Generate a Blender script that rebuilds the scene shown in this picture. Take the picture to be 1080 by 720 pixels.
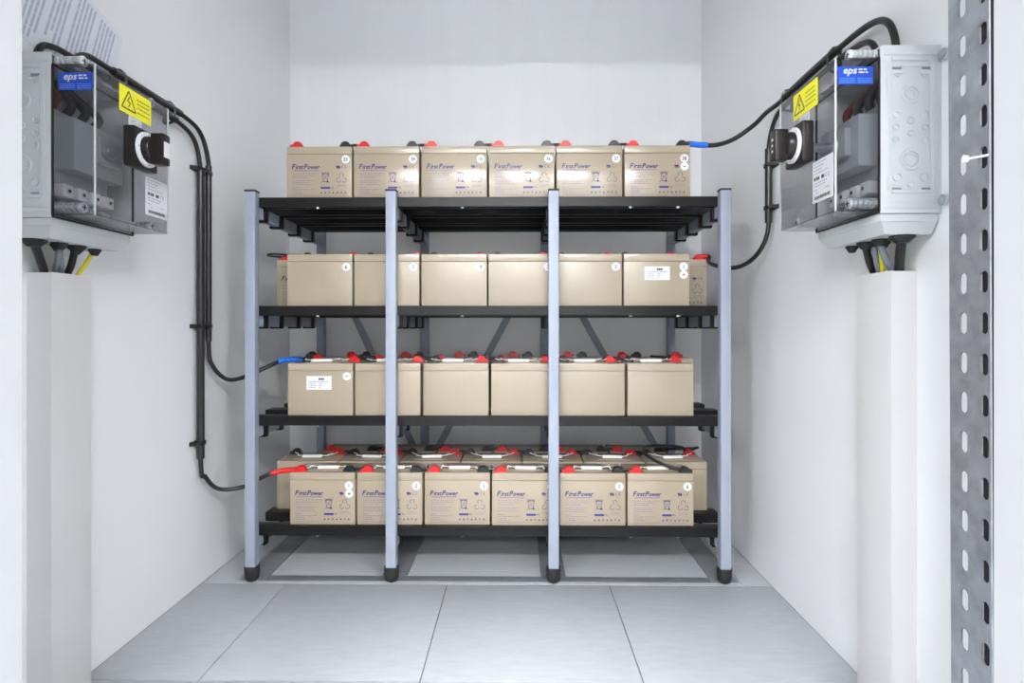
import bpy, bmesh, math, random
from mathutils import Vector, Matrix
random.seed(7)
for o in list(bpy.data.objects): bpy.data.objects.remove(o)
SC = bpy.context.scene
COL = SC.collection
# ------------------------------------------------------------------ camera
F, CX, CY, YAW, H = 620.0, 540.0, 345.0, math.radians(.7), .745
cam = bpy.data.objects.new('camera', bpy.data.cameras.new('camera'))
COL.objects.link(cam); SC.camera = cam
cam.data.sensor_width = 36.0
cam.data.lens = F / 1080 * 36
cam.data.shift_y = -(360 - CY) / 1080
cam.data.clip_start = .02
cam.location = (0, 0, H)
cam.rotation_euler = (math.pi / 2, 0, YAW)
# ------------------------------------------------------------------ light
world = bpy.data.worlds.new('world'); SC.world = world
world.use_nodes = True
world.node_tree.nodes['Background'].inputs[0].default_value = (.90, .95, 1.0, 1)
world.node_tree.nodes['Background'].inputs[1].default_value = 0.25
LAMP_NEAR, LAMP_FAR = 66.0, 52.0    # the two rows of corridor luminaires (built below)
LAMP_ROWS = ((-1.04, 1.95), (-2.80, 2.02))
SC.view_settings.view_transform = 'Standard'
SC.view_settings.look = 'None'
SC.view_settings.exposure = 1.19
SC.view_settings.gamma = 1.0
SC.view_settings.use_curve_mapping = False
SC.cycles.max_bounces = 14
SC.cycles.diffuse_bounces = 7
SC.cycles.transparent_max_bounces = 24

def at(x, y, X=None, Y=None, Z=None):
    """photo pixel -> point on a known wall / shelf / floor plane"""
    dx, dz = (x - CX) / F, (CY - y) / F
    c, s = math.cos(YAW), math.sin(YAW)
    r = Vector((dx * c - s, dx * s + c, dz))
    o = Vector((0, 0, H))
    if X is not None: t = (X - o.x) / r.x
    elif Y is not None: t = (Y - o.y) / r.y
    else: t = (Z - o.z) / r.z
    return o + r * t

# ------------------------------------------------------------------ materials
def mat(name, col, rough=.5, metal=0., spec=.5, noise=None, bump=None, emit=None, coat=0):
    m = bpy.data.materials.new(name); m.use_nodes = True
    nt = m.node_tree; b = nt.nodes['Principled BSDF']
    c = (*col, 1)
    b.inputs['Base Color'].default_value = c
    b.inputs['Roughness'].default_value = rough
    b.inputs['Metallic'].default_value = metal
    b.inputs['Specular IOR Level'].default_value = spec
    b.inputs['Coat Weight'].default_value = coat
    tc = nt.nodes.new('ShaderNodeTexCoord')
    if noise:
        sc, amt, stretch = noise
        mp = nt.nodes.new('ShaderNodeMapping'); mp.inputs['Scale'].default_value = stretch
        nt.links.new(tc.outputs['Object'], mp.inputs['Vector'])
        n = nt.nodes.new('ShaderNodeTexNoise'); n.inputs['Scale'].default_value = sc
        n.inputs['Detail'].default_value = 6; n.inputs['Roughness'].default_value = .6
        nt.links.new(mp.outputs[0], n.inputs['Vector'])
        r = nt.nodes.new('ShaderNodeMapRange')
        r.inputs['From Min'].default_value = .3; r.inputs['From Max'].default_value = .7
        nt.links.new(n.outputs['Fac'], r.inputs['Value'])
        mx = nt.nodes.new('ShaderNodeMix'); mx.data_type = 'RGBA'
        mx.inputs['A'].default_value = (*[v * (1 - amt) for v in col], 1)
        mx.inputs['B'].default_value = (*[min(1, v * (1 + amt)) for v in col], 1)
        nt.links.new(r.outputs[0], mx.inputs['Factor'])
        nt.links.new(mx.outputs['Result'], b.inputs['Base Color'])
    if bump:
        sc, st = bump
        n = nt.nodes.new('ShaderNodeTexNoise'); n.inputs['Scale'].default_value = sc
        nt.links.new(tc.outputs['Object'], n.inputs['Vector'])
        bp = nt.nodes.new('ShaderNodeBump'); bp.inputs['Strength'].default_value = st
        bp.inputs['Distance'].default_value = .002
        nt.links.new(n.outputs['Fac'], bp.inputs['Height'])
        nt.links.new(bp.outputs[0], b.inputs['Normal'])
    if emit:
        b.inputs['Emission Color'].default_value = (*emit[0], 1)
        b.inputs['Emission Strength'].default_value = emit[1]
    return m

def srgb(r, g, b):
    f = lambda v: (v / 255 / 12.92) if v / 255 <= .04045 else ((v / 255 + .055) / 1.055) ** 2.4
    return (f(r), f(g), f(b))

M = {}
M['wall'] = mat('white_wall_paint', (.86, .865, .875), .42, bump=(60, .05), noise=(1.5, .012, (1, 1, 1)))
M['wall_back'] = mat('white_panel', (.86, .865, .87), .35, noise=(3, .015, (6, 1, .4)))
M['corridor'] = mat('corridor_grey_wall', (.80, .81, .82), .6)
M['frame'] = mat('white_frame_enamel', (.52, .525, .535), .4)
M['tile'] = mat('floor_tile_linoleum', (.43, .45, .475), .34, noise=(16, .07, (1, 4, 1)), bump=(200, .03))
M['grout'] = mat('dark_joint', (.12, .12, .125), .8)
M['steel'] = mat('dark_steel_strip', (.21, .22, .235), .45, metal=.2, noise=(20, .1, (1, 1, 1)))
M['post'] = mat('blue_grey_powder_coat', srgb(147, 154, 169), .42)
M['black_metal'] = mat('black_powder_coat', (.0085, .008, .0085), .36, spec=.25)
M['rubber'] = mat('black_rubber', (.016, .015, .015), .55)
M['cable'] = mat('black_cable_sheath', (.014, .013, .015), .38)
M['conduit'] = mat('black_conduit', (.018, .016, .019), .3)
M['beige'] = mat('beige_abs_case', srgb(162, 148, 128), .17, noise=(60, .02, (6, 6, .3)), spec=.55)
M['beige_side'] = mat('beige_abs_textured', srgb(158, 145, 126), .30, noise=(60, .02, (6, 6, .3)))
M['beige_lid'] = mat('beige_abs_lid', srgb(163, 149, 130), .2)
M['red'] = mat('red_vinyl', (.62, .012, .014), .32)
M['boot_black'] = mat('black_vinyl', (.012, .012, .014), .34)
M['blue'] = mat('blue_sleeve', (.02, .16, .72), .35)
M['ink'] = mat('violet_ink', (.028, .018, .13), .4)
M['ink_soft'] = mat('faded_violet_print', (.20, .165, .22), .4)
M['ink_blue'] = mat('blue_print_bar', (.02, .012, .22), .4)
M['label'] = mat('white_label_paper', (.66, .66, .68), .4)
M['black_ink'] = mat('black_ink', (.03, .03, .035), .5)
M['grey_ink'] = mat('grey_ink', (.26, .28, .36), .5)
M['notice_ink'] = mat('notice_ink', (.50, .53, .62), .5)
M['red_ink'] = mat('red_ink', (.6, .02, .03), .5)
M['white_wire'] = mat('white_wire', (.82, .82, .80), .4)
M['enclosure'] = mat('light_grey_polycarbonate', (.60, .62, .63), .38)
M['inner_grey'] = mat('grey_switch_body', (.40, .42, .43), .45)
M['inner_dark'] = mat('dark_inner_part', (.03, .025, .025), .5)
M['inner_red'] = mat('rust_red_inner_part', (.22, .03, .02), .5)
M['inner_white'] = mat('white_terminal_block', (.72, .73, .72), .4)
M['metal'] = mat('zinc_plated_metal', (.50, .52, .55), .35, metal=.9)
M['galv'] = mat('galvanised_steel', (.36, .38, .41), .42, metal=.75, noise=(28, .22, (1, 1, 1)))
M['knob'] = mat('black_knob_plastic', (.012, .009, .0085), .34, spec=.35)
M['yellow'] = mat('yellow_sticker', (.86, .80, .008), .4)
M['eps_blue'] = mat('blue_sticker', (.012, .06, .42), .35)
M['sky_ink'] = mat('pale_blue_ink', (.12, .28, .80), .4)
M['pvc'] = mat('white_pvc_trunking', (.70, .69, .695), .35)
M['grey_cable'] = mat('grey_cable_sheath', (.22, .23, .26), .4)
M['earth'] = mat('yellow_earth_cable', (.75, .66, .02), .4)
M['paper'] = mat('notice_paper', (.80, .82, .88), .5)
M['tie'] = mat('white_nylon', (.85, .85, .84), .4)
M['lamp_near'] = mat('lamp_diffuser', (.9, .9, .9), .5, emit=((.975, .988, 1.0), LAMP_NEAR))
M['lamp_far'] = mat('lamp_diffuser_far', (.9, .9, .9), .5, emit=((.975, .988, 1.0), LAMP_FAR))

def smoked():
    m = bpy.data.materials.new('smoked_clear_plastic'); m.use_nodes = True
    nt = m.node_tree; nt.nodes.clear()
    out = nt.nodes.new('ShaderNodeOutputMaterial')
    t = nt.nodes.new('ShaderNodeBsdfTransparent'); t.inputs[0].default_value = (.82, .825, .84, 1)
    g = nt.nodes.new('ShaderNodeBsdfGlossy'); g.inputs['Roughness'].default_value = .04
    lw = nt.nodes.new('ShaderNodeLayerWeight'); lw.inputs['Blend'].default_value = .5
    pw = nt.nodes.new('ShaderNodeMath'); pw.operation = 'POWER'; pw.inputs[1].default_value = 4.0
    fr = nt.nodes.new('ShaderNodeMath'); fr.operation = 'MULTIPLY_ADD'; fr.inputs[1].default_value = .55; fr.inputs[2].default_value = .03
    nt.links.new(lw.outputs['Facing'], pw.inputs[0]); nt.links.new(pw.outputs[0], fr.inputs[0])
    mx = nt.nodes.new('ShaderNodeMixShader')
    nt.links.new(fr.outputs[0], mx.inputs[0]); nt.links.new(t.outputs[0], mx.inputs[1])
    nt.links.new(g.outputs[0], mx.inputs[2]); nt.links.new(mx.outputs[0], out.inputs[0])
    return m
M['smoked'] = smoked()

# ------------------------------------------------------------------ mesh helpers
def _cham(b, dims, key={}):
    k = (round(b, 5),) + tuple(round(d, 5) for d in dims)
    if k not in key:
        bm = bmesh.new(); bmesh.ops.create_cube(bm, size=1)
        for v in bm.verts: v.co = Vector((v.co.x * dims[0], v.co.y * dims[1], v.co.z * dims[2]))
        bmesh.ops.bevel(bm, geom=list(bm.edges), offset=b, segments=2, affect='EDGES', profile=.6)
        bm.verts.index_update()
        key[k] = ([v.co.copy() for v in bm.verts], [[v.index for v in f.verts] for f in bm.faces])
        bm.free()
    return key[k]

class MB:
    def __init__(s): s.v, s.f, s.m, s.mats = [], [], [], []
    def _mi(s, m):
        if m is None: m = '_'
        if m not in s.mats: s.mats.append(m)
        return s.mats.index(m)
    def add(s, vs, fs, m=None):
        b = len(s.v); s.v += [Vector(v) for v in vs]
        i = s._mi(m)
        for f in fs: s.f.append([b + k for k in f]); s.m.append(i)
        return s
    def box(s, x0, x1, y0, y1, z0, z1, b=0, m=None):
        c = Vector(((x0 + x1) / 2, (y0 + y1) / 2, (z0 + z1) / 2)); d = (abs(x1 - x0), abs(y1 - y0), abs(z1 - z0))
        if b > 0:
            vs, fs = _cham(b, d)
            return s.add([v + c for v in vs], fs, m)
        vs = [c + Vector((i * d[0] / 2, j * d[1] / 2, k * d[2] / 2)) for i in (-1, 1) for j in (-1, 1) for k in (-1, 1)]
        return s.add(vs, [(0, 1, 3, 2), (4, 6, 7, 5), (0, 4, 5, 1), (2, 3, 7, 6), (0, 2, 6, 4), (1, 5, 7, 3)], m)
    def bar(s, p, q, w, h, m=None):
        p, q = Vector(p), Vector(q); d = (q - p).normalized()
        u = d.cross(Vector((0, 1, 0)));
        if u.length < .01: u = d.cross(Vector((1, 0, 0)))
        u.normalize(); n = d.cross(u)
        vs = [e + u * (i * w / 2) + n * (j * h / 2) for e in (p, q) for i, j in ((-1, -1), (1, -1), (1, 1), (-1, 1))]
        return s.add(vs, [(3, 2, 1, 0), (4, 5, 6, 7), (0, 1, 5, 4), (1, 2, 6, 5), (2, 3, 7, 6), (3, 0, 4, 7)], m)
    def cyl(s, p, q, r, n=16, r2=None, m=None):
        return s.rings([(p, r), (q, r if r2 is None else r2)], n, m)
    def rings(s, prof, n=16, m=None, closed=True):
        """prof = [(point, radius)...] along a straight axis"""
        p0, p1 = Vector(prof[0][0]), Vector(prof[-1][0]); d = (p1 - p0).normalized()
        u = d.cross(Vector((0, 0, 1)))
        if u.length < .01: u = d.cross(Vector((1, 0, 0)))
        u.normalize(); w = d.cross(u)
        vs, fs = [], []
        for p, r in prof:
            for i in range(n):
                a = 2 * math.pi * i / n
                vs.append(Vector(p) + u * math.cos(a) * r + w * math.sin(a) * r)
        for k in range(len(prof) - 1):
            for i in range(n):
                j = (i + 1) % n
                fs.append((k * n + i, k * n + j, (k + 1) * n + j, (k + 1) * n + i))
        if closed:
            fs.append(list(range(n))[::-1]); fs.append([(len(prof) - 1) * n + i for i in range(n)])
        return s.add(vs, fs, m)
    def tube(s, pts, r, n=10, sub=7, m=None):
        P = spline(pts, sub)
        vs, fs = [], []
        t = (P[1] - P[0]).normalized()
        u = t.cross(Vector((0, 0, 1)))
        if u.length < .05: u = t.cross(Vector((1, 0, 0)))
        u.normalize()
        for i, p in enumerate(P):
            t = (P[min(i + 1, len(P) - 1)] - P[max(i - 1, 0)]).normalized()
            u = (u - t * u.dot(t)).normalized(); w = t.cross(u)
            for k in range(n):
                a = 2 * math.pi * k / n
                vs.append(p + u * math.cos(a) * r + w * math.sin(a) * r)
        for i in range(len(P) - 1):
            for k in range(n):
                j = (k + 1) % n
                fs.append((i * n + k, i * n + j, (i + 1) * n + j, (i + 1) * n + k))
        fs.append(list(range(n))[::-1]); fs.append([(len(P) - 1) * n + i for i in range(n)])
        return s.add(vs, fs, m)
    def prism(s, poly, a, b, fn, m=None):
        """poly 2-D, extruded between a and b; fn(p, q, t) -> 3-D"""
        n = len(poly)
        vs = [fn(p, q, a) for p, q in poly] + [fn(p, q, b) for p, q in poly]
        fs = [list(range(n))[::-1], [n + i for i in range(n)]]
        fs += [(i, (i + 1) % n, n + (i + 1) % n, n + i) for i in range(n)]
        return s.add(vs, fs, m)
    def flat(s, geo, fn, m=None):
        vs, fs = geo
        return s.add([fn(*v) for v in vs], fs, m)
    def mesh(s, name, mats):
        me = bpy.data.meshes.new(name)
        me.from_pydata([tuple(v) for v in s.v], [], s.f)
        for k in s.mats: me.materials.append(M[mats if k == '_' else k])
        me.polygons.foreach_set('material_index', s.m)
        bm = bmesh.new(); bm.from_mesh(me)
        if not s.__dict__.get('keep'): bmesh.ops.recalc_face_normals(bm, faces=bm.faces)
        bm.to_mesh(me); bm.free()
        me.polygons.foreach_set('use_smooth', [True] * len(me.polygons))
        me.set_sharp_from_angle(angle=math.radians(38))
        me.update()
        return me
    def build(s, name, mats=None, parent=None):
        return link(name, s.mesh(name, mats), parent)

def spline(pts, sub=7):
    P = [Vector(p) for p in pts]
    if len(P) == 2 or sub <= 1: return P
    Q = [P[0] * 2 - P[1]] + P + [P[-1] * 2 - P[-2]]
    out = []
    for i in range(1, len(Q) - 2):
        a, b, c, d = Q[i - 1:i + 3]
        for k in range(sub):
            t = k / sub
            out.append(.5 * ((2 * b) + (c - a) * t + (2 * a - 5 * b + 4 * c - d) * t * t + (3 * b - a - 3 * c + d) * t ** 3))
    out.append(P[-1])
    return out

def link(name, data, parent=None):
    o = bpy.data.objects.new(name, data); COL.objects.link(o)
    if parent is not None: o.parent = parent
    return o
def thing(name, label, cat, loc=(0, 0, 0), rz=0, group=None):
    o = link(name, None); o.location = loc; o.rotation_euler = (0, 0, rz)
    o.empty_display_size = .05
    return tag(o, label, cat, group)
def tag(o, label, cat, group=None):
    o['label'] = label; o['category'] = cat
    if group: o['group'] = group
    return o
def struct(o):
    o['kind'] = 'structure'; return o

def text(s, size, shear=0, fat=0, align='LEFT', sx=1):
    """flat lettering as (verts2d, faces), baseline at 0"""
    cu = bpy.data.curves.new('t', 'FONT'); cu.body = s; cu.size = size; cu.shear = shear
    cu.offset = fat; cu.align_x = align; cu.resolution_u = 2
    o = bpy.data.objects.new('t', cu); COL.objects.link(o)
    dg = bpy.context.evaluated_depsgraph_get(); dg.update()
    me = bpy.data.meshes.new_from_object(o.evaluated_get(dg))
    g = ([(v.co.x * sx, v.co.y) for v in me.vertices], [list(p.vertices) for p in me.polygons])
    bpy.data.objects.remove(o); bpy.data.meshes.remove(me); bpy.data.curves.remove(cu)
    return g
def shift(g, dx, dy): return ([(x + dx, y + dy) for x, y in g[0]], g[1])
def rect(x0, x1, y0, y1): return ([(x0, y0), (x1, y0), (x1, y1), (x0, y1)], [(0, 1, 2, 3)])
def disc(cx, cy, r, n=24): return ([(cx + r * math.cos(2 * math.pi * i / n), cy + r * math.sin(2 * math.pi * i / n)) for i in range(n)], [list(range(n))])
def ring(cx, cy, r, w, n=24, a0=0, a1=2 * math.pi):
    full = abs(a1 - a0 - 2 * math.pi) < 1e-6
    k = n if full else n + 1
    vs = []
    for i in range(k):
        a = a0 + (a1 - a0) * i / n
        vs += [(cx + (r + d) * math.cos(a), cy + (r + d) * math.sin(a)) for d in (-w / 2, w / 2)]
    fs = [(2 * i, 2 * i + 1, (2 * i + 3) % (2 * k), (2 * i + 2) % (2 * k)) for i in range(n)]
    return (vs, fs)
def stroke(p, q, w):
    d = Vector(q) - Vector(p); n = Vector((-d.y, d.x)).normalized() * w / 2
    p, q = Vector(p), Vector(q)
    return ([tuple(p - n), tuple(q - n), tuple(q + n), tuple(p + n)], [(0, 1, 2, 3)])
def words(mb, x0, x1, y, h, fn, m, rnd, fill=1.0):
    """one illegible line of print: word-sized dashes"""
    x = x0; end = x0 + (x1 - x0) * fill
    while x < end:
        w = rnd.uniform(.6, 2.6) * h * 2
        mb.flat(rect(x, min(x + w, end), y, y + h), fn, m); x += w + h * .8

# ------------------------------------------------------------------ the room
XL, XR, YB, ZC = -.925, .728, 2.36, 2.30
JY0, JY1, DXL, DXR, HEAD = .60, .708, -.605, .566, 1.878
def shell(name, m, *b):
    return struct(MB().box(*b).build(name, m))
shell('wall_left', 'wall', XL - .08, XL, JY1, YB, .0, ZC)
shell('wall_right', 'wall', XR, XR + .08, JY1, YB, .0, ZC)
shell('wall_back', 'wall_back', XL - .08, XR + .08, YB, YB + .08, 0, ZC)
shell('ceiling', 'wall', XL - .08, XR + .08, JY0, YB + .08, ZC, ZC + .06)
wf = MB()
wf.box(-2.2, DXL, JY0, JY1, 0, ZC); wf.box(DXR, 2.2, JY0, JY1, 0, ZC); wf.box(DXL, DXR, JY0, JY1, HEAD, ZC)
struct(wf.build('wall_front', 'frame'))
shell('ceiling_corridor', 'wall', -2.2, 2.2, -3.46, JY0, ZC, ZC + .06)
shell('wall_corridor', 'corridor', -2.2, 2.2, -3.46, -3.40, 0, ZC)
d1 = shell('door_1', 'frame', -.68, .60, -3.40, -3.375, 0, 2.10)
MB().tube([(.40, -3.374, .98), (.40, -3.33, .98), (.28, -3.33, .98)], .009, 8).build('door_handle', 'metal', d1)
# corridor luminaire: the lamp whose light comes through the doorway
for LY, LZ in LAMP_ROWS:
    row = 'near row' if LY > -2 else 'far row'
    for LX, which in ((-.03, 'opposite the doorway'), (-1.53, 'to the left of the doorway'), (1.47, 'to the right of the doorway')):
        lamp = thing('corridor_lamp', f'white linear ceiling luminaire outside the room, {row}, {which}', 'lamp', (LX, LY, ZC), 0, 'corridor lamps')
        e = LZ - ZC
        MB().box(-.50, .50, -.12, .12, e + .007, e + .05, .004).build('housing', 'frame', lamp)
        MB().box(-.48, .48, -.10, .10, e - .002, e + .007, .002).build('diffuser', 'lamp_near' if row == 'near row' else 'lamp_far', lamp)
        for x in (-.40, .40): MB().cyl((x, 0, e + .05), (x, 0, 0), .004, 8).build('hanger_rod', 'metal', lamp)

# floor: a dark bed with every tile a piece of its own
fl = struct(MB().box(-2.2, 2.2, -3.46, YB + .05, -.05, -.003).build('floor', 'grout'))
G = .0011
cols = [XL, -.677, -.209, .261, XR]
def tile(x0, x1, y0, y1):
    MB().box(x0 + G, x1 - G, y0 + G, y1 - G, -.003, 0, .0006).build('tile', 'tile', fl)
YJ = 1.703
ys = [YJ - .47 * k for k in range(3)]
for y1, y0 in zip(ys, ys[1:]):
    for a, b in zip(cols, cols[1:]): tile(a, b, y0, y1)
for a, b in ((XL, -.83), (-.83, -.373), (-.373, .10), (.10, .646), (.646, XR)): tile(a, b, YJ, YB)
for k in range(9):
    for j in range(8): tile(-1.615 + .47 * (j - 1), -1.615 + .47 * j, ys[-1] - .47 * (k + 1), ys[-1] - .47 * k)

# ------------------------------------------------------------------ steel base under the rack
bf = thing('base_frame', 'flat dark grey steel frame lying on the floor under the rack feet', 'frame', (-.09, 2.0, 0))
def strip(x0, x1, y0, y1):
    MB().box(x0 + .09, x1 + .09, y0 - 2.0, y1 - 2.0, 0, .003, .0008).build('strip', 'steel', bf)
strip(-.745, .56, 1.716, 1.752)
for x0, x1 in ((-.822, -.747), (-.41, -.335), (.064, .139), (.562, .637)):
    strip(x0, x1, 1.716 if x0 in (-.822, .562) else 1.754, 2.345)
BASE_Z = .003

# ------------------------------------------------------------------ rack
PX = (-.784, -.373, .100, .596)
PF, PR = 1.7155, 2.3200          # post centre lines (front, rear)
SH = (.156, .482, .8085, 1.130)  # top of the rails
RAILH, PW = .028, .030
rack = thing('battery_rack', 'blue-grey steel four-shelf rack with black rails holding beige batteries', 'rack', (-.094, 2.02, BASE_Z))
RO = Vector((-.094, 2.02, BASE_Z))
def L(x, y, z): return (x - RO.x, y - RO.y, z - RO.z)
pm = MB().box(-PW / 2, PW / 2, -PW / 2, PW / 2, .040, 1.139, .003).mesh('post', 'post')
fm = MB().rings([((0, 0, 0), .010), ((0, 0, .003), .016), ((0, 0, .012), .0205), ((0, 0, .040), .022), ((0, 0, .044), .021)], 20).mesh('foot', 'rubber')
cm = MB().box(-PW / 2 - .001, PW / 2 + .001, -PW / 2 - .001, PW / 2 + .001, 1.137, 1.143, .0015).mesh('cap', 'rubber')
for x in PX:
    for y in (PF, PR):
        p = link('post', pm, rack); p.location = L(x, y, BASE_Z)
        link('foot', fm, p); link('end_cap', cm, p)
xm = MB().box(-.0125, .0125, PF + PW / 2, PR - PW / 2, -.034, 0, .002).mesh('crossbar', 'post')
RAILS = ((1.735, 1.772), (1.862, 1.922), (2.012, 2.072), (2.162, 2.205))
rail_me = []
for y0, y1 in RAILS:
    mb = MB(); w = .003                       # folded channel: top plate with two down-turned flanges
    x0, x1 = (-.800, .620) if y0 < 1.74 else (-.808, .632)
    mb.box(x0, x1, y0, y1, -w, 0, .0008); mb.box(x0, x1, y0, y0 + w, -RAILH, -w); mb.box(x0, x1, y1 - w, y1, -RAILH, -w)
    mb.box(x0, x1, y0 + w, y0 + .012, -RAILH, -RAILH + w); mb.box(x0, x1, y1 - .012, y1 - w, -RAILH, -RAILH + w)
    rail_me.append(mb.mesh('rail', 'black_metal'))
clip = MB().box(-.019, -.0128, -.012, .012, -.040, .0, .001)
clip.box(.0128, .019, -.012, .012, -.040, .0, .001); clip.box(-.019, .019, -.012, .012, -.040, -.0345, .001)
clip_me = clip.mesh('clip', 'black_metal')
bolt_me = MB().rings([((0, 0, 0), .006), ((0, 0, -.004), .006), ((0, 0, -.005), .0045)], 8).mesh('bolt', 'metal')
for z in SH:
    for me in rail_me: link('rail', me, rack).location = L(0, 0, z)
    for x in PX:
        link('crossbar', xm, rack).location = L(x, 0, z - RAILH)
        for y0, y1 in RAILS:
            yc = (y0 + y1) / 2 + (.0 if y0 > 1.74 else .022)
            c = link('clip', clip_me, rack); c.location = L(x, yc, z - RAILH)
    for x in (-.60, -.17, .33, .47):
        link('bolt', bolt_me, rack).location = L(x, 1.7445, z - RAILH)
for a, b in (((-.765, 1.03), (-.39, .20)), ((.085, 1.03), (-.358, .20)), ((.115, 1.03), (.58, .20))):
    MB().bar(L(a[0], PR + .018, a[1]), L(b[0], PR + .018, b[1]), .026, .004).build('brace', 'post', rack)

# ------------------------------------------------------------------ batteries
BW, BD, BH = .195, .130, .155
case_me = MB().box(0, BW, 0, BD, 0, .1325, .0022).mesh('case', 'beige')
case_me.materials.append(M['beige_side'])
for pl in case_me.polygons: pl.material_index = 0 if pl.normal.y < -.99 else 1
lid = MB().box(.0, BW, 0, BD, .133, BH, .0022)
lid_me = lid.mesh('lid', 'beige_lid')
cov_me = MB().box(.045, BW - .045, .040, BD - .025, BH - .001, BH + .0015, .0007).mesh('valve_cover', 'beige_lid')
# terminal boots: a dome with a low nose
prof = [(-.0205, 0), (-.0205, .008), (-.0125, .0100), (-.0075, .0165), (-.002, .0185), (.007, .0180), (.012, .0145), (.0155, .0085), (.0175, .0075), (.0175, 0)]
def boot(mname, flip):
    mb = MB()
    n = len(prof); sg = -1 if flip else 1
    lay = [(-.0085, .88), (-.0065, 1.0), (.0065, 1.0), (.0085, .88)]
    vs, fs = [], []
    for t, k in lay: vs += [(sg * p * k, t, q * k) for p, q in prof]
    for a in range(3):
        for i in range(n):
            j = (i + 1) % n
            fs.append((a * n + i, a * n + j, (a + 1) * n + j, (a + 1) * n + i))
    fs += [list(range(n)), [3 * n + i for i in range(n)]]
    mb.add(vs, fs)
    return mb.mesh('terminal_boot', mname)
bootR, bootB, bootR2 = boot('red', False), boot('boot_black', True), boot('red', True)
RXC, BXC, TY = .027, .174, .016
def print_mesh():
    rnd = random.Random(3)
    mb = MB(); fn = lambda x, y: (x, -.0004, y)
    x = .0150; parts = []
    for st, sz, ft, gap in (('F', .0205, .00062, .0004), ('irst', .0178, .00048, .0014), ('P', .0205, .00062, .0004), ('ower', .0178, .00048, 0)):
        g = text(st, sz, shear=.30, fat=ft, sx=1.0)
        w0 = min(p[0] for p in g[0]); w1 = max(p[0] for p in g[0])
        parts.append(shift(g, x - w0, 0)); x += w1 - w0 + gap - .0012
    k = .084 / (x - .0150)
    for g in parts: mb.flat(([(.0150 + (p - .0150) * k, q + .0880) for p, q in g[0]], g[1]), fn, 'ink')
    mb.flat(rect(.020, .098, .0835, .0843), fn, 'ink'); words(mb, .021, .094, .0805, .0018, fn, 'ink_soft', rnd)
    for y, x1 in ((.0725, .096), (.0665, .084), (.0605, .062), (.0515, .080), (.0460, .070), (.0405, .078), (.0310, .036), (.0255, .082), (.0200, .046), (.0145, .052), (.0080, .100)):
        words(mb, .0185, x1, y, .0022, fn, 'ink_soft', rnd)
    cx, cy, z_ = .1165, .0610, 1.12                       # crossed-out bin
    for p, q, w in (((-.009, .011), (.009, .011), .0022), ((-.0085, .011), (-.005, -.010), .0014), ((.0085, .011), (.005, -.010), .0014), ((-.006, -.010), (.006, -.010), .002),
                    ((-.012, .016), (.012, -.014), .0010), ((.012, .016), (-.012, -.014), .0010), ((-.007, .0135), (.007, .014), .0016)):
        mb.flat(stroke((cx + p[0] * z_, cy + p[1] * z_), (cx + q[0] * z_, cy + q[1] * z_), w), fn, 'ink')
    mb.flat(disc(cx + .006, cy - .0115, .003, 10), fn, 'ink')
    cx, cy = .1645, .0590                                 # recycling arrows
    for k in range(3):
        a = math.pi / 2 + k * 2 * math.pi / 3
        ox, oy = cx + .0098 * math.cos(a), cy + .0098 * math.sin(a)
        mb.flat(ring(ox, oy, .0064, .0014, 10, a - 2.1, a + 2.1), fn, 'ink')
        mb.flat(([(ox + .007 * math.cos(a + 2.1 + d), oy + .007 * math.sin(a + 2.1 + d)) for d in (0, .75, -.5)], [(0, 1, 2)]), fn, 'ink')
    words(mb, .151, .179, .0375, .0018, fn, 'ink_soft', rnd); words(mb, .151, .179, .0332, .0018, fn, 'ink_soft', rnd)
    mb.flat(rect(.1025, .1310, .0285, .0345), fn, 'ink_blue'); mb.flat(shift(text('Pb', .0085), .1335, .0290), fn, 'ink')
    for d in (0, .0055): mb.flat(stroke((.1485 + d, .0965), (.1550 + d, .0915), .0050), fn, 'ink')
    mb.flat(rect(.1495, .1600, .0885, .0900), fn, 'ink')
    mb.flat(ring(.1695, .0940, .0040, .0010, 8, 1.2, 5.1), fn, 'ink'); mb.flat(ring(.1790, .0940, .0040, .0010, 8, 1.2, 5.1), fn, 'ink')
    mb.flat(rect(.1757, .1785, .0935, .0945), fn, 'ink')
    for i in range(7):
        x = .1045 + i * .0120
        if i % 3 == 0: mb.flat(([(x - .0032, .0140), (x + .0032, .0140), (x, .0200)], [(0, 1, 2)]), fn, 'ink')
        elif i % 3 == 1: mb.flat(rect(x - .0028, x + .0028, .0142, .0168), fn, 'ink'); mb.flat(disc(x, .0188, .0015, 8), fn, 'ink')
        else: mb.flat(ring(x, .0170, .0024, .0013, 8), fn, 'ink')
    words(mb, .1025, .1790, .0085, .0014, fn, 'ink_soft', rnd)
    mb.keep = True
    return mb.mesh('print', 'ink')
PRINT = print_mesh()
DISC = MB().prism([(.0122 * math.cos(i * math.pi / 12), .0122 * math.sin(i * math.pi / 12)) for i in range(24)], 0, -.0006, lambda p, q, t: (p, t, q)).mesh('number_sticker', 'label')
NUM = {}
def num_mesh(s, ink):
    if (s, ink) not in NUM:
        mb = MB(); g = text(s, .0150 if len(s) > 1 else .0165, fat=.00030, align='CENTER', sx=.88)
        mb.flat(shift(g, 0, -.0055), lambda x, y: (x, -.0009, y)); mb.keep = True
        NUM[(s, ink)] = mb.mesh('number', ink)
    return NUM[(s, ink)]
def sign_mesh(plus, ink):
    mb = MB(); mb.keep = True; fn = lambda x, y: (x, -.0009, y)
    mb.flat(rect(-.004, .004, -.0012, .0012), fn)
    if plus: mb.flat(rect(-.0012, .0012, .0012, .004), fn); mb.flat(rect(-.0012, .0012, -.004, -.0012), fn)
    return mb.mesh('sign', ink)
PLUS_R, PLUS_K, MINUS = sign_mesh(True, 'red_ink'), sign_mesh(True, 'black_ink'), sign_mesh(False, 'black_ink')

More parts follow.
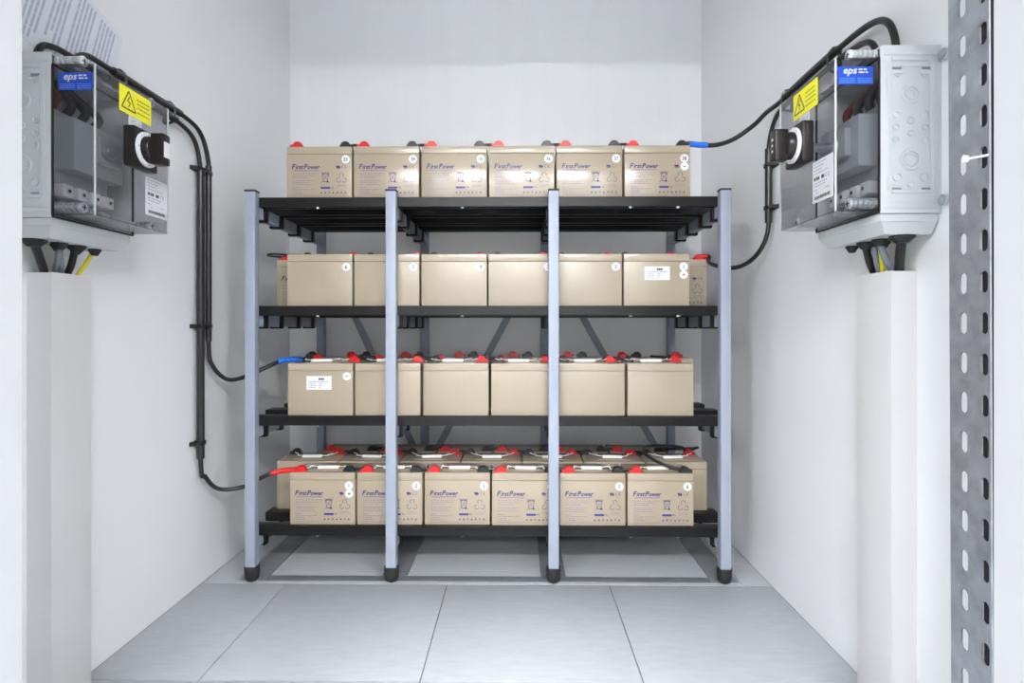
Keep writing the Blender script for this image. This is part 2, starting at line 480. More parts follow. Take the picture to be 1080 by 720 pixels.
def battery(x, y, z, fwd, label, group, num=None, sign=None, slip=False, red_right=False):
    """x, y = the left front corner seen from the camera; fwd: printed face towards the doorway"""
    jx, jy = random.uniform(-.0006, .0006), random.uniform(-.0015, .0015)
    r = thing('battery', label, 'battery', (x + BW / 2 + jx, y + BD / 2 + jy, z), 0 if fwd else math.pi, group)
    off = (-BW / 2, -BD / 2, 0)
    for nm, me in (('case', case_me), ('lid', lid_me), ('valve_cover', cov_me), ('print', PRINT)):
        link(nm, me, r).location = off
    o = link('terminal_boot', bootR, r); o.location = (RXC - BW / 2, TY - BD / 2, BH); o['label'] = 'red terminal boot'
    o = link('terminal_boot', bootR2 if red_right else bootB, r); o.location = (BXC - BW / 2, TY - BD / 2, BH); o['label'] = 'red terminal boot' if red_right else 'black terminal boot'
    # stickers sit on whichever face looks at the doorway
    def stick(px, pz, me, slip=False):
        s = link('number_sticker', DISC, r)
        s.location = (px - BW / 2, -BD / 2 - .0001, pz) if fwd else (BW / 2 - px, BD / 2 + .0001, pz)
        if not fwd: s.rotation_euler = (0, 0, math.pi)
        link('number', me, s)
    if num: stick(.1770, .1165, num_mesh(num, 'black_ink'))
    if sign: stick(.1775, .0925 if num else .1165, {'+': PLUS_K, '+r': PLUS_R, '-': MINUS}[sign])
    if slip:
        s = MB().box(-.0375, .0375, -.0005, 0, -.0203, .0203); rnd = random.Random(5)
        fn = lambda a, b: (a, -.0008, b)
        o = s.build('address_label', 'label', r)
        o.location = (slip - BW / 2, -BD / 2 - .0001, .097) if fwd else (BW / 2 - slip, BD / 2 + .0001, .097)
        if not fwd: o.rotation_euler = (0, 0, math.pi)
        t = MB(); t.keep = True
        for k in range(3): t.flat(rect(-.001 + k * .0042, .0025 + k * .0042, .006, .0105), fn, 'black_ink')
        for zz, a, b in ((.002, -.022, .022), (-.002, -.022, -.008), (-.002, .0, .008), (-.006, -.022, -.004), (-.006, .0, .01), (-.0105, -.022, -.008), (-.0105, 0, .004)):
            words(t, a, b, zz, .0017, fn, 'grey_ink', rnd)
        lo = t.build('lettering', 'grey_ink', o); lo.scale = (1.4, 1, 1.4)
    return r

ORD6 = ['leftmost', 'second from the left', 'third from the left', 'third from the right', 'second from the right', 'rightmost']
ORD7 = ['leftmost', 'second from the left', 'third from the left', 'middle', 'third from the right', 'second from the right', 'rightmost']
Y1, Y2, Y3 = 1.75, 1.90, 2.05
FRONT = {0: (-.685, .2014), 1: (-.692, .2028), 2: (-.694, .2010), 3: (-.695, .2016)}
SNAME = {0: 'bottom shelf', 1: 'second shelf up', 2: 'third shelf up', 3: 'top shelf'}
for i in range(6):
    x0, p = FRONT[0]
    battery(x0 + p * i, Y1, SH[0], True, f'printed beige battery numbered {i + 1}, {ORD6[i]} in front row of bottom shelf', 'front row batteries on the bottom shelf', str(i + 1), '+' if i == 0 else None)
    x0, p = FRONT[1]
    battery(x0 + p * i, Y1, SH[1], False, 'blank beige battery with white address label, left end of second shelf up' if i == 0 else f'blank beige front battery without stickers on second shelf up, {ORD6[i]}', 'front row batteries on the second shelf up', None, '-' if i == 0 else None, .094 if i == 0 else False)
    x0, p = FRONT[2]
    n = 6 - i
    battery(x0 + p * i, Y1, SH[2], False, f'blank beige battery numbered {n}, {ORD6[i]} on the third shelf up', 'front row batteries on the third shelf up', str(n), '+r' if i == 5 else None, .099 if i == 5 else False)
    x0, p = FRONT[3]
    battery(x0 + p * i, Y1, SH[3], True, f'printed beige battery numbered {33 + i}, {ORD6[i]} on the top shelf', 'front row batteries on the top shelf', str(33 + i), '-' if i == 5 else None)
for i in range(7):
    battery(-.787 + .1995 * i, Y2, SH[0], False, f'blank beige battery in middle row of bottom shelf, {ORD7[i]}', 'middle row batteries on the bottom shelf')
    if i in (0, 6):
        lb = f'printed beige battery peeking out behind the {"left" if i == 0 else "right"} end of the third shelf up'
    else: lb = 'beige battery hidden behind the blank front row on the third shelf up'
    battery(-.787 + .1995 * i, Y2, SH[2], True, lb, 'middle row batteries on the third shelf up', red_right=(i == 6))
    battery(-.787 + .1995 * i, Y3, SH[1], False, 'beige battery hidden in the rear row of the second shelf up', 'rear row batteries on the second shelf up')
for i in range(6):
    battery(-.690 + .2012 * i, Y3, SH[0], True, f'shaded beige battery in rear row of bottom shelf, {ORD6[i]}', 'rear row batteries on the bottom shelf')
    battery(-.690 + .2012 * i, Y2, SH[1], True, 'beige battery hidden in the middle row of the second shelf up', 'middle row batteries on the second shelf up')
    battery(-.690 + .2012 * i, Y3, SH[2], False, 'beige battery hidden in the rear row of the third shelf up', 'rear row batteries on the third shelf up')
    battery(-.690 + .2012 * i, Y3, SH[3], True, 'beige battery hidden in the rear row of the top shelf', 'rear row batteries on the top shelf')
    battery(-.690 + .2012 * i, Y2, SH[3], False, 'beige battery hidden in the middle row of the top shelf', 'middle row batteries on the top shelf')

# ------------------------------------------------------------------ links between neighbouring terminals
def link_cable(p, q, label, group, sag=.006, r=.0042):
    p, q = Vector(p), Vector(q); m = (p + q) / 2
    root = MB()
    root.tube([p - m, (p - m) * .5 + Vector((0, 0, sag)), (q - m) * .5 + Vector((0, 0, sag)), q - m], r, 8, 5)
    o = root.build('link_cable', 'cable'); o.location = m
    return tag(o, label, 'cable', group)
def row_links(x0, p, n, y, z, fwd, names, group):
    for i in range(n - 1):
        a, b = x0 + p * i, x0 + p * (i + 1)
        if fwd: P, Q = (a + BXC + .012, y + TY, z + BH + .0065), (b + RXC - .012, y + TY, z + BH + .0065)
        else: P, Q = (a + BW - RXC + .012, y + BD - TY, z + BH + .0065), (b + BW - BXC - .012, y + BD - TY, z + BH + .0065)
        link_cable(P, Q, names(i), group, .0015)
row_links(*FRONT[3], 6, Y1, SH[3], True, lambda i: f'short black link cable joining batteries {33 + i} and {34 + i}', 'link cables on the top shelf')
row_links(*FRONT[0], 6, Y1, SH[0], True, lambda i: f'short black link cable joining bottom shelf batteries {i + 1} and {i + 2}', 'front link cables on the bottom shelf')
PAIR = ['first and second', 'second and third', 'third and fourth', 'fourth and fifth', 'fifth and sixth', 'sixth and seventh']
row_links(*FRONT[1], 6, Y1, SH[1], False, lambda i: f'black link cable behind {PAIR[i]} front batteries from left, second shelf up', 'link cables on the second shelf up')
row_links(-.787, .1995, 7, Y2, SH[0], False, lambda i: f'black link cable joining {PAIR[i]} middle-row batteries from left, bottom shelf', 'middle link cables on the bottom shelf')
row_links(-.690, .2012, 6, Y3, SH[0], True, lambda i: f'black link cable joining {PAIR[i]} rear-row batteries from left, bottom shelf', 'rear link cables on the bottom shelf')
row_links(-.690, .2012, 6, Y2, SH[1], True, lambda i: f'black link cable joining {PAIR[i]} middle-row batteries from left, second shelf up', 'middle link cables on the second shelf up')

# ------------------------------------------------------------------ white monitoring leads on the batteries
def sensor(x, y, z, w, label, group, seed):
    r = random.Random(seed)
    t = thing('sensor_lead', label, 'sensor lead', (x, y, z), 0, group)
    h = w / 2; a = r.uniform(-.12, .12)
    b = MB().box(-.032, .032, -.0065, .0065, 0, .0085, .002).build('sensor_body', 'white_wire', t); b.rotation_euler = (0, 0, a)
    for s in (-1, 1):
        e = .030 * s
        mb = MB(); k = r.uniform(.001, .005); q = r.uniform(-.006, .004); ye = -.022 if y < 1.88 and z < .5 else .040
        for d in (0, .0035):
            mb.tube([(e, a * e + d, .005), (s * .046, a * .046 + d, .0035 + k), (s * (h * .5 + .022), q + d * 1.6 + ye * .35, .0025 + d + k), (s * (h - .006), ye * .8 + d, .004), (s * (h + .008), ye + d, .007)], .0012, 6, 5)
        mb.build('wire', 'white_wire', t)
for i in range(6):
    x0, p = FRONT[0]
    sensor(x0 + p * i + .100, Y1 + .047, SH[0] + BH + .0018, .125, f'white sensor lead on {ORD6[i]} front battery, bottom shelf', 'sensor leads on bottom front row', 10 + i)
    x0, p = FRONT[1]
    sensor(x0 + p * i + .082, Y1 + .060, SH[1] + BH + .0018, .13, f'white sensor lead on {ORD6[i]} front battery, second shelf up', 'sensor leads on second shelf up', 30 + i)
for i in range(7):
    sensor(-.787 + .1995 * i + .098, Y2 + .050, SH[0] + BH + .0018, .13, f'white sensor lead on {ORD7[i]} middle-row battery, bottom shelf', 'sensor leads on bottom middle row', 50 + i)

# ------------------------------------------------------------------ long power cables
def cable(label, pts, r, sleeve=None, group=None, extra=None):
    """pts world; sleeve = (material, point list) drawn over the end"""
    o0 = Vector(pts[0])
    t = thing('power_cable', label, 'cable', o0, 0, group)
    MB().tube([Vector(p) - o0 for p in pts], r, 12, 8).build('sheath', 'cable', t)
    if sleeve:
        s = MB().tube([Vector(p) - o0 for p in sleeve[1]], r * 1.28, 12, 8).build('sleeve', sleeve[0], t)
        s['label'] = sleeve[2]
    for nm, mname, seg, rr in (extra or []):
        MB().tube([Vector(p) - o0 for p in seg], rr, 14, 6).build(nm, mname, t)
    return t
WX = XL + .019
# left wall: cable pair leaves the box top, runs along the wall and drops in two conduits
za, zb = 1.316, 1.292
xa = WX
termB = (FRONT[1][0] + BW - BXC, Y1 + BD - TY, SH[1] + BH + .008)
termR = (FRONT[0][0] + RXC, Y1 + TY, SH[0] + BH + .008)
yA, yB = 1.661, 1.704
blue_pts = [(xa, 1.17, 1.222), (xa, 1.182, 1.28), (xa, 1.215, za - .004), (xa, 1.28, za), (xa, 1.45, za), (xa, 1.60, za - .003), (xa, 1.665, 1.292), (xa, yB - .004, 1.235), (xa, yB, 1.17), (xa, yB, .95), (xa, yB, .70),
            tuple(at(224, 385, X=-.90)), tuple(at(240, 400, X=-.875)), tuple(at(262, 396, Y=1.745)), tuple(at(280, 387.5, Y=1.758)), tuple(at(300, 379.5, Y=1.80)), tuple(at(322, 378.5, Y=1.85)), termB]
sl = ('blue', [tuple(at(293, 381.8, Y=1.785)), tuple(at(300, 379.5, Y=1.80)), tuple(at(318, 378.8, Y=1.842))], 'blue heat-shrink sleeve')
cable('black power cable with blue sleeve from left wall to second shelf up', blue_pts, .0062, sl, 'power cables on the left wall',
      [('conduit', 'conduit', [(xa, 1.30, za), (xa, 1.56, za)], .0095), ('conduit', 'conduit', [(xa, yB, 1.215), (xa, yB, .704)], .0085)])
red_pts = [(xa + .002, 1.085, 1.222), (xa + .002, 1.095, 1.268), (xa + .002, 1.125, 1.287), (xa, 1.20, zb), (xa, 1.45, zb), (xa, 1.565, zb - .004), (xa, 1.63, 1.265), (xa, yA - .003, 1.205), (xa, yA, 1.15), (xa, yA, .8), (xa, yA, .372),
           tuple(at(217, 503, X=-.90)), tuple(at(231, 515.5, X=-.88)), tuple(at(256, 513.5, Y=1.743)), tuple(at(272, 505.5, Y=1.749)), tuple(at(290, 497.5, Y=1.756)), tuple(at(306, 495.5, Y=1.764)), termR]
sl = ('red', [tuple(at(286, 499, Y=1.752)), tuple(at(297, 496.6, Y=1.76)), tuple(at(312, 495, Y=1.766))], 'red heat-shrink sleeve')
cable('black power cable with red sleeve from left wall to bottom shelf battery 1', red_pts, .0062, sl, 'power cables on the left wall',
      [('conduit', 'conduit', [(xa, 1.28, zb), (xa, 1.54, zb)], .0095), ('conduit', 'conduit', [(xa, yA, 1.19), (xa, yA, .372)], .0105)])
def wall_clip(side, y, z, horiz, label, reach=.022, w=.05):
    """saddle clip: plate on the wall, band over the cable"""
    s = 1 if side == 'l' else -1
    X = XL if side == 'l' else XR
    t = thing('cable_clip', label, 'cable clip', (X, y, z))
    if horiz: MB().box(0, s * .004, -.006, .006, -w / 2, w / 2, .001).build('base', 'conduit', t)
    else: MB().box(0, s * .004, -w / 2, w / 2, -.006, .006, .001).build('base', 'conduit', t)
    a = MB(); n = 9; R0 = w / 2 - .004
    ax = [(s * (.003 + (reach + .006) * math.sin(math.pi * k / (n - 1)) ** .5), R0 * math.cos(math.pi * k / (n - 1))) for k in range(n)]
    for (d0, c0), (d1, c1) in zip(ax, ax[1:]):
        quad = [(d, c * q, e) for d, c in ((d0, c0), (d1, c1)) for q in (1, 1.12) for e in (-.0045, .0045)]
        vs = [(d, e, c) if horiz else (d, c, e) for d, c, e in quad]
        a.add(vs, [(0, 1, 5, 4), (2, 6, 7, 3), (0, 4, 6, 2), (1, 3, 7, 5), (0, 2, 3, 1), (4, 5, 7, 6)])
    a.build('band', 'conduit', t)
wall_clip('l', 1.683, 1.195, False, 'black clip holding both conduits high on the left wall', .020, .090)
wall_clip('l', 1.683, .748, False, 'black clip holding both conduits midway down the left wall', .020, .090)
wall_clip('l', 1.661, .416, False, 'lowest black conduit clip on the left wall', .022, .050)
wall_clip('l', 1.33, 1.304, True, 'black clip over both cables on left wall, nearer the doorway', .020, .062)
wall_clip('l', 1.52, 1.304, True, 'black clip over both cables on left wall, before the bend', .020, .062)

# right wall
RXW = XR - .019
zr = 1.358
termK = (FRONT[3][0] + FRONT[3][1] * 5 + BXC, Y1 + TY, SH[3] + BH + .008)
bx = Vector(termK)
rb_pts = [(RXW, 1.112, 1.222), (RXW, 1.118, 1.29), (RXW, 1.145, 1.336), (RXW, 1.20, 1.357), (RXW, 1.30, 1.363), (RXW, 1.45, 1.362), (RXW, 1.60, 1.357), tuple(at(808, 119, X=.705)), tuple(at(795, 132, X=.69)), tuple(at(775, 146, Y=1.77)), tuple(at(757, 152.5, Y=1.768)), tuple(at(740, 153, Y=1.767)), tuple(at(727, 151.5, Y=1.766)), termK]
cable('black power cable with blue sleeve from right wall to top shelf battery 38', rb_pts, .0068, ('blue', [tuple(at(746, 152.9, Y=1.767)), tuple(at(737, 152.7, Y=1.767)), tuple(at(727, 151.6, Y=1.766))], 'blue heat-shrink sleeve'), 'power cables on the right wall',
      [('conduit', 'conduit', [(RXW, 1.32, 1.363), (RXW, 1.45, 1.362), (RXW, 1.58, 1.358)], .0095)])
termP = (-.787 + .1995 * 6 + BXC, Y2 + TY, SH[2] + BH + .008)
rr_pts = [(RXW, 1.165, 1.222), (RXW, 1.17, 1.27), (RXW, 1.20, 1.322), (RXW, 1.30, 1.338), (RXW, 1.45, 1.337), (RXW, 1.585, 1.335), (RXW, 1.640, 1.318), (RXW, 1.672, 1.275), (RXW, 1.680, 1.225), (RXW, 1.680, 1.10), (RXW, 1.680, 1.035),
          tuple(at(806, 256, X=.70)), tuple(at(795, 272, X=.688)), tuple(at(780, 281, X=.66)), tuple(at(764, 282, Y=1.80)), tuple(at(748, 277, Y=1.88)), (termP[0] + .03, termP[1] - .004, termP[2] + .003), termP]
cable('black power cable with red end from right wall to third shelf up', rr_pts, .0064, ('red', [(termP[0] + .026, termP[1] - .004, termP[2] + .0025), (termP[0] + .014, termP[1] - .002, termP[2] + .0025), (termP[0] + .002, termP[1], termP[2] + .001)], 'red heat-shrink sleeve'), 'power cables on the right wall',
      [('conduit', 'conduit', [(RXW, 1.680, 1.252), (RXW, 1.680, 1.042)], .0100)])
wall_clip('r', 1.680, 1.205, False, 'upper black clip on the short right wall conduit', .022, .050)
wall_clip('r', 1.680, 1.085, False, 'lower black clip on the short right wall conduit', .022, .050)
wall_clip('r', 1.575, 1.349, True, 'black clip over cables on right wall where they split', .021, .062)
wall_clip('r', 1.34, 1.350, True, 'black clip over cables above the right switch box', .021, .062)

# loose jumper loops between rows
def loop(label, pts, r=.0048):
    o0 = Vector(pts[0])
    o = MB().tube([Vector(p) - o0 for p in pts], r, 10, 8).build('jumper_cable', 'cable'); o.location = o0
    return tag(o, label, 'cable')
x6 = FRONT[0][0] + FRONT[0][1] * 5 + BXC
zt = SH[0] + BH
loop('black jumper cable looping from battery 6 back to the middle row, bottom shelf',
     [(x6 + .004, Y1 + TY, zt + .010), (x6 - .03, Y1 + TY + .004, zt + .012), (x6 - .075, Y1 + .05, zt + .024), (x6 - .105, Y1 + .10, zt + .040), (x6 - .085, Y1 + .16, zt + .048), (x6 - .02, Y2 + .06, zt + .040), (x6 + .05, Y2 + .09, zt + .030), (-.787 + .1995 * 6 + BW - RXC - .01, Y2 + BD - TY, zt + .011)])
loop('small black jumper loop at the right end of the bottom middle row',
     [(-.787 + .1995 * 6 + BW - RXC + .004, Y2 + BD - TY, zt + .012), (-.787 + .1995 * 6 + BW - .004, Y2 + BD - TY + .004, zt + .020), (-.787 + .1995 * 6 + BW + .012, Y2 + BD + .012, zt + .018), (-.787 + .1995 * 6 + BW - .004, Y2 + BD + .026, zt + .012), (-.690 + .2012 * 5 + BXC + .012, Y3 + TY, zt + .009)])
zt2 = SH[2] + BH
loop('black jumper loop at the left end of the third shelf up',
     [(-.787 + RXC, Y2 + TY, zt2 + .010), (-.795, Y2 + TY - .008, zt2 + .012), (-.812, Y2 - .010, zt2 + .014), (-.800, Y2 - .012, zt2 + .018), (-.76, Y2 - .010, zt2 + .016), (-.69 + BW - BXC, Y1 + BD - TY, zt2 + .010)], .0032)
zt1 = SH[1] + BH
xr = FRONT[1][0] + FRONT[1][1] * 5
loop('black jumper cable at the right end of the second shelf up',
     [(xr + BW - RXC - .01, Y1 + BD - TY, zt1 + .010), (xr + BW - RXC - .03, Y1 + BD + .005, zt1 + .013), (xr + BW - RXC - .06, Y2 + .010, zt1 + .014), (-.690 + .2012 * 5 + BXC - .060, Y2 + TY, zt1 + .014)], .004)

# ------------------------------------------------------------------ switch boxes
BU, BV, BWZ, LV = .220, .104, .290, .181     # width along wall, body depth, height, lid front
def switchbox(side, near_y, z0, lab, circ):
    """local x = right seen from its front, local -y = out of the wall, z up"""
    if side == 'l':
        t = thing('switch_box', lab, 'switch box', (XL, near_y + BU / 2, z0), math.pi / 2, 'wall switch boxes'); near = -1
    else:
        t = thing('switch_box', lab, 'switch box', (XR, near_y + BU / 2, z0), -math.pi / 2, 'wall switch boxes'); near = 1
    h = BU / 2
    w = .004
    b = MB()                                    # open tray
    b.box(-h, h, -w, 0, 0, BWZ, .001)
    b.box(-h, -h + w, -BV, -w, 0, BWZ, .0012); b.box(h - w, h, -BV, -w, 0, BWZ, .0012)
    b.box(-h + w, h - w, -BV, -w, 0, w, .0012); b.box(-h + w, h - w, -BV, -w, BWZ - w, BWZ, .0012)
    b.build('body', 'enclosure', t)
    for s in (-1, 1):
        k = MB(); X0 = s * h
        def bx(v0, v1, w0, w1, d=.0022): k.box(X0, X0 + s * d, -v1, -v0, w0, w1, .0007)
        bx(.012, .020, .040, .262); bx(.086, .094, .040, .262); bx(.020, .086, .034, .040); bx(.020, .086, .262, .268)
        bx(.004, .100, .272, .282, .0015); bx(.004, .100, .008, .016, .0015); bx(.020, .040, .240, .246, .0018); bx(.066, .086, .240, .246, .0018); bx(.034, .072, .252, .256, .0018)
        for v, ww, r in ((.053, .205, .017), (.053, .205, .010), (.053, .092, .019), (.053, .092, .012), (.030, .240, .006), (.076, .240, .006), (.028, .170, .006), (.078, .170, .006), (.053, .160, .007),
                         (.028, .148, .006), (.078, .148, .006), (.053, .138, .006), (.028, .126, .006), (.078, .126, .006), (.030, .062, .008), (.076, .062, .008), (.053, .050, .006)):
            n = 16; rr = [((X0, -v, ww), r), ((X0 + s * (.0016 + r * .05), -v, ww), r * .94), ((X0 + s * (.0016 + r * .05), -v, ww), r * .72), ((X0 - s * .0002, -v, ww), r * .70)]
            k.rings(rr, n, closed=False)
        k.build('knockout_panel', 'enclosure', t)
        for v in (.028, .078):
            for ww in (.248, .040): MB().box(X0 + s * .0016, X0 + s * .0030, -v - .007, -v + .007, ww, ww + .003).build('slot', 'grey_ink', t)
    # smoked lid: a thin-walled tray
    l = MB(); lw = .0025; z1 = .004; z2 = .270; l0 = -BV; l1 = -LV; hh = h - .003
    l.box(-hh, hh, l1, l1 + lw, z1, z2, .0008)
    l.box(-hh, -hh + lw, l1 + lw, l0, z1, z2); l.box(hh - lw, hh, l1 + lw, l0, z1, z2)
    l.box(-hh + lw, hh - lw, l1 + lw, l0, z1, z1 + lw); l.box(-hh + lw, hh - lw, l1 + lw, l0, z2 - lw, z2)
    l.build('lid', 'smoked', t)
    g = MB()                                    # dark gasket along the joint
    g.box(-h + .002, h - .002, -BV - .003, -BV, 0, .003); g.box(-h + .002, h - .002, -BV - .003, -BV, .268, .271)
    g.box(-h + .001, -h + .004, -BV - .003, -BV, .003, .268); g.box(h - .004, h - .001, -BV - .003, -BV, .003, .268)
    g.build('gasket', 'rubber', t)
    for q in (-1, 1):
        MB().box(q * hh - .0014, q * hh + .0014, l1 - .0006, l1 + .0022, z1, z2, .0006).build('lid_edge', 'frame', t)
    # ribbed lid screws in the corners
    for u in (-h + .014, h - .014):
        for ww in (.2785, .0195):
            pr = []; y = -BV
            for i in range(5):
                pr += [((u, y, ww), .0068), ((u, y - .002, ww), .0092), ((u, y - .007, ww), .0092), ((u, y - .0085, ww), .0068)]; y -= .009
            o = MB().rings(pr, 14).build('lid_screw', 'inner_grey', t)
            hd = MB(); hd.rings([((u, y, ww), .0095), ((u, y - .004, ww), .0095), ((u, y - .0045, ww), .0085)], 18)
            hd.build('screw_head', 'label', o)
            hs = MB(); hs.box(u - .005, u + .005, y - .0052, y - .0044, ww - .001, ww + .001); hs.box(u - .001, u + .001, y - .0053, y - .0044, ww - .005, ww + .005); hs.build('screw_slot', 'black_ink', o)
    # inside: isolator with terminals, wiring above
    i = MB(); i.box(-.070, .062, -.115, -.006, .095, .190, .003); i.box(-.074, .066, -.080, -.006, .070, .205, .003)
    i.box(-.020, .040, -.128, -.115, .120, .172, .003)
    sw = i.build('isolator', 'inner_grey', t)
    MB().rings([((.0, -.128, .146), .019), ((.0, -.134, .146), .017), ((.0, -.134, .146), .011), ((.0, LV * -1 + .004, .146), .006)], 18).build('shaft', 'metal', sw)
    for j in range(4):
        x = -.060 + .036 * j
        tb = MB().box(x - .013, x + .013, -.098, -.050, .045, .069, .004); tb.rings([((x, -.098, .057), .006), ((x, -.0995, .057), .006)], 10)
        tb.build('terminal', 'inner_white', t)
        MB().rings([((x, -.0996, .057), .0035), ((x, -.1002, .057), .0035)], 8).build('terminal_hole', 'inner_dark', t)
        MB().box(x - .011, x + .011, -.090, -.050, .026, .038, .003).build('terminal', 'inner_grey', t)
        MB().tube([(x, -.060, .205), (x + .006, -.070, .230), (x * .7 + .004, -.040, .262), (x * .5, -.02, .284)], .008, 8, 5).build('inner_wire', 'inner_red' if j == 0 else 'inner_dark', t)
    MB().box(-.098, .098, -.012, -.005, .010, .278, .001).build('backplate', 'inner_grey', t)
    # rotary handle
    c = (.0, .150); V = -LV
    hb = MB().box(c[0] - .036, c[0] + .036, V - .022, V, c[1] - .038, c[1] + .038, .004).build('handle_base', 'knob', t)
    MB().rings([((c[0], V - .022, c[1]), .0335), ((c[0], V - .0255, c[1]), .0335), ((c[0], V - .0265, c[1]), .032)], 32).build('dial_ring', 'label', hb)
    kn = MB().rings([((c[0], V - .026, c[1]), .026), ((c[0], V - .038, c[1]), .0255), ((c[0], V - .040, c[1]), .024)], 28)
    kn.box(c[0] - .012, c[0] + .012, V - .062, V - .036, c[1] - .030, c[1] + .030, .004)
    ko = kn.build('knob', 'knob', t)
    mk = MB()
    if side == 'l': mk.box(c[0] - .009, c[0] + .009, V - .0626, V - .0618, c[1] - .016, c[1] + .014)
    else:
        for q in (-.011, 0, .011): mk.rings([((c[0], V - .0618, c[1] + q), .0028), ((c[0], V - .0626, c[1] + q), .0028)], 10)
    mk.build('knob_mark', 'label', ko)
    tk = MB(); tk.keep = True
    for a in range(8):
        an = a * math.pi / 4; tk.flat(stroke((c[0] + .0285 * math.cos(an), c[1] + .0285 * math.sin(an)), (c[0] + .032 * math.cos(an), c[1] + .032 * math.sin(an)), .0012), lambda p, q: (p, V - .0268, q))
    tk.build('dial_marks', 'black_ink', hb)
    # stickers on the front
    fn = lambda p, q: (p, V - .0012, q); rnd = random.Random(11)
    y0, y1, w0, w1 = .064 - h, .158 - h, .212, .262
    s = MB().box(y0, y1, V - .0008, V - .0001, w0, w1).build('warning_sticker', 'yellow', t)
    tr = MB(); tr.keep = True; ox, oz = y0 + .026, w0 + .024
    P3 = [(ox - .020, oz - .015), (ox + .020, oz - .015), (ox, oz + .020)]
    for a in range(3): tr.flat(stroke(P3[a], P3[(a + 1) % 3], .0028), fn)
    for a, b in (((ox + .002, oz + .010), (ox - .004, oz)), ((ox - .004, oz), (ox + .004, oz - .001)), ((ox + .004, oz - .001), (ox - .001, oz - .011))): tr.flat(stroke(a, b, .0022), fn)
    for q in (.036, .028, .020, .011): words(tr, y0 + .050, y1 - .006, w0 + q, .0018, fn, None, rnd)
    tr.build('warning_print', 'black_ink', s)
    s = MB().box(.090 - h, .128 - h, V - .0008, V - .0001, .193, .211).build('name_label', 'label', t)
    tx = MB(); tx.keep = True; tx.flat(shift(text(circ, .0115, align='CENTER', sx=.9), .109 - h, .1985), fn); tx.build('lettering', 'grey_ink', s)
    y0, y1, w0, w1 = .141 - h, .212 - h, .032, .108
    s = MB().box(y0, y1, V - .0008, V - .0001, w0, w1).build('rating_label', 'label', t)
    rt = MB(); rt.keep = True
    for q, a, bb in ((.070, .006, .05), (.064, .006, .04), (.058, .006, .034), (.052, .006, .056), (.034, .006, .05), (.029, .006, .045), (.022, .006, .018), (.020, .045, .060), (.016, .014, .022)):
        words(rt, y0 + a, y0 + bb, w0 + q, .0016, fn, 'grey_ink', rnd)
    for a, bb in ((.006, .012), (.014, .018), (.019, .025), (.032, .042)): rt.flat(rect(y0 + a, y0 + bb, w0 + .040, w0 + .046), fn, 'black_ink')
    rt.flat(ring(y0 + .050, w0 + .043, .003, .001, 8, 1.2, 5.1), fn, 'black_ink'); rt.flat(ring(y0 + .058, w0 + .043, .003, .001, 8, 1.2, 5.1), fn, 'black_ink')
    x = y0 + .008
    while x < y1 - .010:
        ww = rnd.choice((.0008, .0014, .002)); rt.flat(rect(x, x + ww, w0 + .005, w0 + .011), fn, 'black_ink'); x += ww + rnd.choice((.0007, .0012))
    rt.build('rating_print', 'grey_ink', s)
    # maker's sticker on the lid side facing the doorway
    nx = near * (hh + .0002)
    a0, a1 = .116, .177
    s = MB().box(nx, nx + near * .0008, -a1, -a0, .223, .254).build('maker_sticker', 'eps_blue', t)
    fx = nx + near * .0011
    # text must read left to right for someone looking from the doorway
    def fs(p, q): return (fx, (-a0 - p) if near < 0 else (-a1 + p), q)
    lt = MB()
    lt.keep = True
    lt.flat(shift(text('eps', .0175, shear=.25, fat=.0003), .0085, .2415), fs, 'label')
    for q in (.2475, .2425): words(lt, .036, .052, q, .0026, fs, 'label', rnd)
    for q in (.2325, .2290, .2258): words(lt, .003, .030, q, .0014, fs, 'sky_ink', rnd); words(lt, .034, .058, q, .0014, fs, 'sky_ink', rnd)
    lt.build('lettering', 'label', s)
    # cable flange with grommets underneath
    f = MB(); fz = -.034
    vs = [(-h + .006, -.004, 0), (h - .006, -.004, 0), (h - .006, -.100, 0), (-h + .006, -.100, 0), (-h + .016, -.006, fz), (h - .016, -.006, fz), (h - .016, -.088, fz), (-h + .016, -.088, fz)]
    vs2 = [Vector((v[0], v[1], -.014)) if k < 4 else Vector(v) for k, v in enumerate(vs)]
    f.box(-h + .004, h - .004, -.102, -.003, -.014, 0, .002); f.add(vs2, [(0, 1, 2, 3), (7, 6, 5, 4), (0, 4, 5, 1), (1, 5, 6, 2), (2, 6, 7, 3), (3, 7, 4, 0)])
    f.build('cable_flange', 'enclosure', t)
    for u, v, r in ((.035, .045, .021), (.078, .058, .014), (.098, .040, .013), (.118, .060, .017), (.145, .040, .011), (.170, .058, .012)):
        x = near * (h - u)
        MB().rings([((x, -v, fz), r), ((x, -v, fz - .003), r), ((x, -v, fz - .008), r * .72), ((x, -v, fz - .013), r * .5), ((x, -v, fz - .013), r * .3)], 18).build('grommet', 'rubber', t)
    for ww in (.020, .268):                     # fixing lugs on the doorway side
        x0 = near * h
        m_ = MB(); m_.box(x0 - near * .004, x0 + near * .010, -.006, -.003, ww - .006, ww + .006, .001); m_.rings([((x0 + near * .013, -.008, ww), .0095), ((x0 + near * .013, -.003, ww), .0095)], 16)
        m_.rings([((x0 + near * .013, -.013, ww), .0045), ((x0 + near * .013, -.008, ww), .0055)], 10)
        m_.build('fixing_lug', 'metal', t)
    return t
switchbox('l', 1.020, .938, 'grey switch box with smoked lid on the left wall, white mark on knob', 'UPS_A')
switchbox('r', 1.022, .942, 'grey switch box with smoked lid on the right wall, white dots on knob', 'UPS_B')

